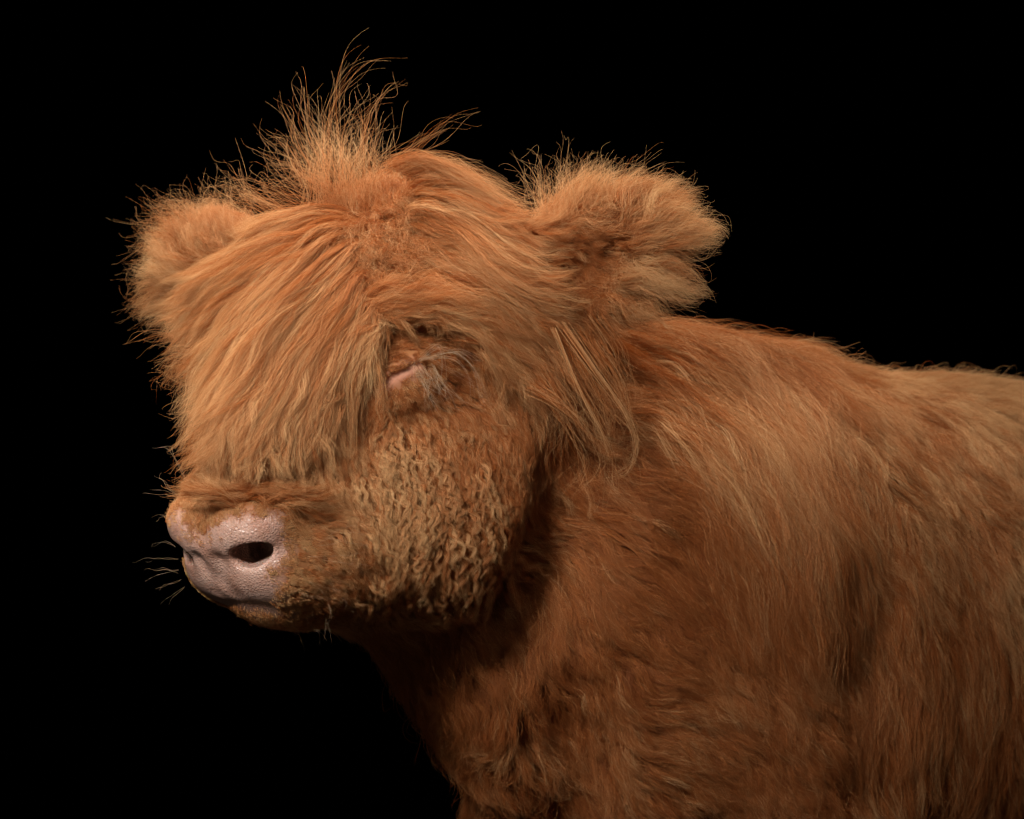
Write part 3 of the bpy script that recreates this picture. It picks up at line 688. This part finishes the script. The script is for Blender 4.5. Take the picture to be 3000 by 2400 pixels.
LEFT = [[(1010,545,-80),(810,640,-72),(670,750,-55),(565,860,-35),(490,970,-20)],
        [(1000,580,-95),(805,700,-105),(655,840,-80),(575,970,-62),(535,1080,-55)],
        [(1010,600,-100),(840,760,-140),(700,940,-146),(630,1100,-136),(590,1240,-130)],
        [(1020,620,-108),(860,830,-165),(735,1040,-186),(655,1240,-198),(605,1390,-198)],
        [(1040,650,-118),(900,870,-170),(785,1080,-194),(700,1260,-218),(655,1400,-234)],
        [(1060,690,-128),(950,900,-172),(850,1100,-198),(770,1275,-218),(720,1400,-238)],
        [(1080,740,-140),(1000,920,-175),(920,1110,-198),(855,1265,-208),(815,1375,-224)],
        [(1100,800,-150),(1040,950,-176),(980,1110,-193),(930,1250,-200),(890,1370,-208)],
        [(1120,860,-154),(1070,960,-174),(1030,1080,-184),(1000,1190,-184),(950,1300,-192)],
        [(1150,875,-158),(1115,950,-174),(1085,1030,-182),(1060,1110,-186),(1015,1210,-190)]]
RIGHT = [[(1170,500,-85),(1330,520,-90),(1460,600,-108),(1600,650,-130),(1730,615,-142)],
         [(1170,530,-95),(1330,570,-108),(1470,690,-130),(1600,770,-146),(1720,775,-152)],
         [(1170,570,-105),(1320,650,-124),(1460,780,-145),(1590,850,-150),(1710,890,-146)],
         [(1180,640,-125),(1320,740,-134),(1460,860,-146),(1620,950,-138),(1780,1020,-110)],
         [(1200,720,-138),(1330,830,-150),(1470,930,-146),(1620,1050,-120),(1720,1170,-98)],
         [(1200,820,-152),(1320,890,-160),(1440,960,-150),(1560,1100,-126),(1650,1250,-108)],
         [(1190,890,-162),(1300,930,-168),(1400,1000,-155),(1480,1110,-136),(1560,1220,-124)]]
def forelock(paths, n, m, lift, v0, ln, seedw, tint, name='forelock', clump=.8, rad=.007, amp=.0022, wl=.07, frizz=.0022):
    C, N, L, u = fan(paths, n, lift, v0, ln, seedw)
    c, P_, f_ = grow_children(C, N, m, rad, clump, frizz, amp, wl, L, 18, fly=0.07)
    tn = tint+0.10*vnoise(C[:, 8], 50, 21)[P_]+np.repeat(rng.normal(0, 0.11, n), m)+rng.normal(0, 0.12, len(c))
    return c, tn
if not BARE:
    NL = [[(790,1375,-215),(690,1412,-226),(610,1428,-228),(535,1440,-222),(478,1455,-215)],[(800,1405,-222),(720,1440,-234),(640,1450,-238),(560,1458,-230),(500,1470,-218)]]
    NR = [[(690,1370,-222),(790,1415,-234),(880,1450,-228),(960,1478,-215),(1070,1490,-196)],[(680,1405,-228),(770,1450,-238),(850,1480,-232),(940,1510,-218),(1040,1530,-200)]]
    def put(name, sets):
        global total
        cs, ts = zip(*sets); n = sum(map(len, cs)); total += n
        add_hair(name, np.concatenate(cs), 0.000125*rng.uniform(.7, 1.4, n), 0.00003, np.clip(np.concatenate(ts), 0, 1)); print(name, n)
    put("forelock", [forelock(LEFT, 1000, 32, 0.026, (0.0, 0.62), (0.25, 0.5), 31, .42, rad=.005, clump=.75),
                     forelock(LEFT, 300, 30, 0.030, (0.0, 0.25), (0.62, 1.0), 32, .50, clump=.88, rad=.0045),
                     forelock(LEFT, 320, 28, 0.036, (0.35, 0.78), (0.18, 0.55), 35, .54, clump=.95, rad=.0045, amp=.003, wl=.05)])
    put("nose_fringe", [forelock(NL, 18, 24, 0.010, (0.0, 0.5), (0.3, 0.7), 41, .40, clump=.85, rad=.004), forelock(NR, 22, 24, 0.010, (0.0, 0.5), (0.3, 0.7), 42, .40, clump=.85, rad=.004)])
    BROW = [[(1060,840,-160),(1160,850,-168),(1280,860,-166),(1400,910,-156),(1480,1000,-142)],[(1050,880,-164),(1150,885,-172),(1270,890,-170),(1380,935,-160),(1460,1050,-142)],[(1040,930,-166),(1130,915,-174),(1240,915,-172),(1350,955,-162),(1440,1090,-144)]]
    put("brow_hair", [forelock(BROW, 190, 24, 0.013, (0.0, 0.55), (0.25, 0.45), 45, .34, clump=.82, rad=.0045, amp=.003, wl=.04)])
    put("side_forelock", [forelock(RIGHT, 600, 30, 0.022, (0.0, 0.6), (0.22, 0.42), 33, .40, rad=.005, clump=.75),
                     forelock(RIGHT[1:], 110, 20, 0.028, (0.0, 0.25), (0.5, 0.9), 34, .50, clump=.86, rad=.0045),
                     forelock(RIGHT[2:], 150, 20, 0.030, (0.3, 0.65), (0.25, 0.5), 36, .46, clump=.92, amp=.003, wl=.06, rad=.0045)])

if not BARE:
    MANE = [[(1930,960,None),(2120,1020,None),(2280,1110,None),(2400,1260,None),(2480,1450,None)],[(1880,1010,None),(2060,1080,None),(2210,1200,None),(2320,1360,None),(2400,1560,None)],
            [(1830,1060,None),(1990,1150,None),(2120,1290,None),(2220,1470,None),(2300,1680,None)],[(1800,1150,None),(1930,1250,None),(2040,1390,None),(2140,1570,None),(2220,1760,None)]]
    put("mane_locks", [forelock(MANE, 190, 24, 0.034, (0.0, 0.5), (0.35, 0.7), 51, .52, clump=.9, rad=.007, amp=.004, wl=.12, frizz=.004)])
    # loose ends along the left edge of the forelock
    EDGE = [[(730,780,-80),(620,880,-55),(540,950,-35),(480,1010,-25),(440,1070,-15)],[(740,860,-115),(635,970,-95),(570,1060,-80),(525,1130,-70),(490,1200,-65)],[(730,1000,-155),(655,1110,-140),(600,1200,-130),(560,1270,-125),(530,1340,-120)],[(715,1150,-180),(650,1260,-172),(605,1330,-170),(570,1390,-170),(545,1440,-170)]]
    put("forelock_ends", [forelock(EDGE, 170, 12, 0.03, (0.1, 0.6), (0.25, 0.55), 52, .46, clump=.75, rad=.007, amp=.002, wl=.06, frizz=.0035)])

# ------------------------------------------------------------------ hair: tuft, wisps, lashes, whiskers
def spline(K, k):
    K = np.asarray(K, float); x = np.linspace(0, len(K)-1-1e-6, k); i = x.astype(int); f = (x-i)[:, None]
    g = lambda j: K[np.clip(j, 0, len(K)-1)]
    a, b_, c_, d_ = g(i-1), g(i), g(i+1), g(i+2)
    return 0.5*((2*b_)+(-a+c_)*f+(2*a-5*b_+4*c_-d_)*f**2+(-a+3*b_-3*c_+d_)*f**3)
def bundle(rows, n, rad0, rad1, jl=0.25, k=16, tint=.5, wob=0.002):
    """n strands along a path of (px, py, depth mm); rad0/rad1: spread at root and tip in metres"""
    K = np.array([P(x, y, z*1e-3) for x, y, z in rows]); c0 = spline(K, 40)
    t = np.linspace(0, 1, k); L = np.linalg.norm(np.diff(c0, axis=0), axis=1).sum(); out = np.empty((n, k, 3))
    for i in range(n):
        e = rng.uniform(1-jl, 1.0); c = np.stack([np.interp(t*e, np.linspace(0, 1, 40), c0[:, a]) for a in range(3)], -1)
        o0 = rng.normal(size=3)*rad0; o1 = rng.normal(size=3)*rad1; w = rng.normal(size=(2, 3))*wob
        out[i] = c+o0*(1-t)[:, None]+o1*(t**1.5)[:, None]+(np.sin(6.283*t*rng.uniform(.5, 1.2)+rng.random()*6)*t)[:, None]*w[0]+(np.sin(6.283*t*rng.uniform(1, 2.2)+rng.random()*6)*t)[:, None]*w[1]
    return out, np.clip(tint+rng.normal(0, .12, n), 0, 1)
def put_bundles(name, rows, rr, material=HAIR, tip=0.00003):
    global total
    by = {}
    for c, t in rows: by.setdefault(c.shape[1], []).append((c, t))
    for k, v in by.items():
        c = np.concatenate([a for a, _ in v]); t = np.concatenate([b_ for _, b_ in v]); total += len(c)
        add_hair(name, c, rr*rng.uniform(.8, 1.2, len(c)), tip, t, material)
if not BARE:
    # crown tuft: a standing brush of hair with long loose ends
    rows = []
    for i in range(38):
        u = rng.normal(0, 1); x0 = 1005+u*46; y0 = 540+abs(u)*22+rng.normal(0, 10); lean = u*62+rng.normal(-10, 40); hgt_ = rng.uniform(110, 250)*(1-0.10*abs(u)); z = -75+rng.normal(0, 14)
        rows.append(bundle([(x0-lean*.1, y0+rng.uniform(25, 75), -48), (x0+lean*.15, y0-hgt_*.35, z+4), (x0+lean*.55, y0-hgt_*.75, z+8), (x0+lean*1.15, y0-hgt_, z+10+rng.normal(0, 10))], 13, .012, .012, .6, 14, .66, .004))
    for rr_ in [[(985,520,-75),(978,420,-70),(975,330,-70),(985,235,-68),(1020,160,-60),(1080,115,-50)], [(1090,520,-75),(1080,420,-70),(1065,330,-66),(1058,270,-64)], [(930,500,-75),(880,420,-70),(850,320,-70),(835,240,-70)],
                [(880,520,-75),(840,440,-72),(800,400,-72),(750,400,-72)], [(960,480,-75),(900,360,-72),(880,260,-70),(885,210,-70)], [(1000,480,-75),(1010,380,-70),(1060,290,-62),(1120,190,-50)],
                [(950,470,-75),(960,330,-70),(1060,190,-60),(1180,160,-50)], [(1060,480,-75),(1090,330,-66),(1130,270,-60),(1190,235,-55)]]:
        rows.append(bundle(rr_, 9, .004, .006, .45, 16, .5, .003))
    # wisp to the right and arched strands down to the near ear
    rows.append(bundle([(1120,510,-85),(1190,460,-85),(1270,400,-80),(1340,355,-76),(1395,338,-72)], 18, .004, .006, .5, 16, .46, .003))
    for i in range(46):
        d = rng.normal(0, 1); rows.append(bundle([(1180+d*22, 500+d*8, -92), (1260+d*20, 478+d*10, -92), (1360+d*24, 520+d*14+rng.normal(0, 8), -98), (1470+d*30, 590+d*20+rng.normal(0, 14), -105), (1560+d*40, 640+rng.normal(0, 30), -112)], 14, .003, .007, .5, 16, .54, .003))
    for i in range(18):   # flyaway ends left of the crown
        x0 = rng.uniform(700, 960); y0 = 640-(x0-700)*0.42; a = rng.uniform(0.2, 1.1); L_ = rng.uniform(90, 230); z = -70+(960-x0)*0.12
        rows.append(bundle([(x0+60, y0+10, z), (x0-L_*.3*math.cos(a), y0-L_*.3*math.sin(a)-12, z), (x0-L_*.7*math.cos(a), y0-L_*.62*math.sin(a)-6, z), (x0-L_*math.cos(a), y0-L_*math.sin(a)+12, z)], 9, .006, .010, .4, 12, .55, .004))
    put_bundles("crown_tuft", rows, 0.00008)
    # eyelashes of the near eye, mirrored for the far one
    e0 = to_px(EYE); lz = [int(EYE[i, 1]*1000) for i in range(4)]
    rows = []
    for i in range(13):
        x0 = rng.uniform(1205, 1275); y0 = 1074+(x0-1212)*0.05+rng.normal(0, 5); L_ = rng.uniform(.45, 1.15); z0 = EYE[3, 1]*1000-2; b_ = rng.normal(0, 26)
        rows.append(bundle([(x0, y0, z0), (x0+22*L_, y0+45*L_, z0-10), (x0+60*L_+b_, y0+110*L_, z0-14), (x0+110*L_+b_*2, y0+150*L_, z0-10)], 3, .0012, .004, .4, 12, .5, .0015))
    for x1, y1, x2, y2, x3, y3 in [(1330,1035,1385,1080,1420,1190),(1340,1030,1400,1060,1405,1063),(1300,1015,1390,1080,1432,1195),(1280,1010,1300,1075,1290,1165),(1260,1050,1320,1085,1390,1130),(1330,1050,1385,1110,1388,1180)]:
        rows.append(bundle([(1230, 1055, EYE[3, 1]*1000-3), (x1, y1, EYE[3, 1]*1000-14), (x2, y2, EYE[3, 1]*1000-10), (x3, y3, EYE[3, 1]*1000)], 3, .001, .002, .1, 16, .6, .001))
    far = [(mirror(c.reshape(-1, 3)).reshape(c.shape), t) for c, t in rows]
    put_bundles("eyelashes", rows+far, 0.00008, LASH)
    # whiskers round the muzzle
    rows = []
    for x0, y0, x1, y1, x2, y2, dz in [(925,1600,1010,1580,1070,1500,-20),(930,1595,1010,1555,1110,1560,-18),(950,1575,1030,1590,1110,1595,-15),(900,1630,1000,1640,1060,1660,-18),(920,1660,990,1700,1040,1745,-15),(900,1700,960,1730,1010,1755,-12),(940,1640,1040,1655,1080,1665,-15),
                                   (960,1700,1010,1760,1030,1795,-5),(950,1800,970,1860,975,1900,-5),(860,1830,880,1860,885,1890,0),(900,1825,940,1850,960,1870,0),(960,1760,970,1800,955,1850,-5),(880,1740,920,1750,965,1760,-10)]:
        h0 = hit(x0, y0); z = h0[1]*1000
        rows.append(bundle([(x0, y0, z), (x1, y1, z+dz), (x2, y2, z+dz+6)], 2, .0005, .004, .2, 14, .5, .001))
    for x0, y0, x1, y1, x2, y2 in [(520,1640,470,1640,420,1655),(515,1600,470,1580,430,1590),(520,1670,470,1680,425,1695),(530,1700,480,1720,440,1740),(520,1510,470,1508,440,1513),(520,1680,465,1660,420,1668),(540,1720,510,1740,490,1765),(530,1460,490,1450,420,1450),(520,1450,480,1420,455,1395),(540,1400,500,1320,455,1320)]:
        z = M0[1]*1000+30; rows.append(bundle([(x0, y0, z), (x1, y1, z+6), (x2, y2, z+10)], 2, .0005, .003, .2, 14, .45, .001))
    put_bundles("whiskers", rows, 0.00006, LASH, 0.00002)
    # loose strands hanging before the neck
    rows = [bundle([(1650,950,-150),(1740,1080,-150),(1830,1210,-140),(1862,1310,-130),(1830,1380,-120),(1755,1402,-110)], 14, .002, .0018, .15, 22, .66, .001),
            bundle([(1620,960,-150),(1690,1120,-150),(1760,1260,-140),(1800,1330,-130)], 10, .002, .002, .2, 18, .66, .001),
            bundle([(1560,1130,-135),(1640,1180,-135),(1700,1240,-125),(1735,1320,-115)], 40, .004, .003, .35, 16, .60, .002)]
    for i in range(26):
        x0 = rng.uniform(1560, 1760); y0 = rng.uniform(920, 1150); L_ = rng.uniform(150, 330)
        rows.append(bundle([(x0, y0, -135), (x0+L_*.25, y0+L_*.4, -125), (x0+L_*.4+rng.normal(0, 25), y0+L_*.8, -108), (x0+L_*.3+rng.normal(0, 45), y0+L_*1.1, -95)], 10, .003, .006, .4, 16, .55, .003))
    vpx = to_px(V)
    def crest(x): return vpx[np.abs(vpx[:, 0]-x) < 10, 1].min()
    for i in range(22):   # wisps on the crest of the neck
        x0 = rng.uniform(1960, 2450); y0 = crest(x0)-22; L_ = rng.uniform(60, 170); up = rng.uniform(-0.25, 0.25); z = hit(x0, y0+50)[1]*1000-5
        rows.append(bundle([(x0-40, y0+35, z), (x0+L_*.3, y0-L_*.2*up, z-4), (x0+L_*.7, y0-L_*.5*up+L_*.1, z-4), (x0+L_, y0-L_*.75*up+L_*.25+rng.normal(0, 8), z)], 12, .006, .006, .5, 14, .50, .003))
    put_bundles("loose_strands", rows, 0.00017)
    rows = []
    for i in range(80):
        a = rng.uniform(0, 1); x0 = 1580+a*300; y0 = 640-40*math.sin(a*3.1)+rng.normal(0, 15); dx = -30+150*a+rng.normal(0, 35); dy = -rng.uniform(60, 170)*(1-0.45*a); z = -108-15*a+rng.normal(0, 6)
        rows.append(bundle([(x0-dx*.2, y0+20, z), (x0+dx*.25, y0+dy*.4, z), (x0+dx*.6, y0+dy*.8, z+3), (x0+dx*1.1, y0+dy, z+5)], 10, .005, .009, .5, 12, .66, .003))
    for i in range(60):
        a = rng.uniform(0, 1); x0 = 1870+rng.normal(0, 20)-60*abs(a-.4); y0 = 610+a*240; dx = rng.uniform(90, 200); dy = -60+150*a+rng.normal(0, 25); z = -122+rng.normal(0, 8)
        rows.append(bundle([(x0-40, y0, z), (x0+dx*.3, y0+dy*.2, z), (x0+dx*.7, y0+dy*.7, z+3), (x0+dx, y0+dy, z+6)], 10, .005, .008, .5, 12, .66, .003))
    for i in range(60):
        a = rng.uniform(0, 1); x0 = 690-a*190; y0 = 680-10*a+rng.normal(0, 12); dx = -40-70*a+rng.normal(0, 30); dy = -rng.uniform(40, 120)*(1-.3*a); z = 60+30*a
        rows.append(bundle([(x0+20, y0+25, z), (x0+dx*.3, y0+dy*.4, z), (x0+dx*.7, y0+dy*.8, z+3), (x0+dx*1.2, y0+dy, z+5)], 9, .005, .009, .5, 12, .50, .004))
    for i in range(40):
        a = rng.uniform(0, 1); x0 = 500; y0 = 680+a*190; dx = -rng.uniform(50, 130); dy = -30+110*a+rng.normal(0, 20); z = 90
        rows.append(bundle([(x0+40, y0, z), (x0+dx*.3, y0+dy*.2, z), (x0+dx*.7, y0+dy*.7, z+3), (x0+dx, y0+dy, z+6)], 9, .005, .008, .5, 12, .50, .004))
    put_bundles("ear_wisps", rows, 0.00007)
print("strands", total)
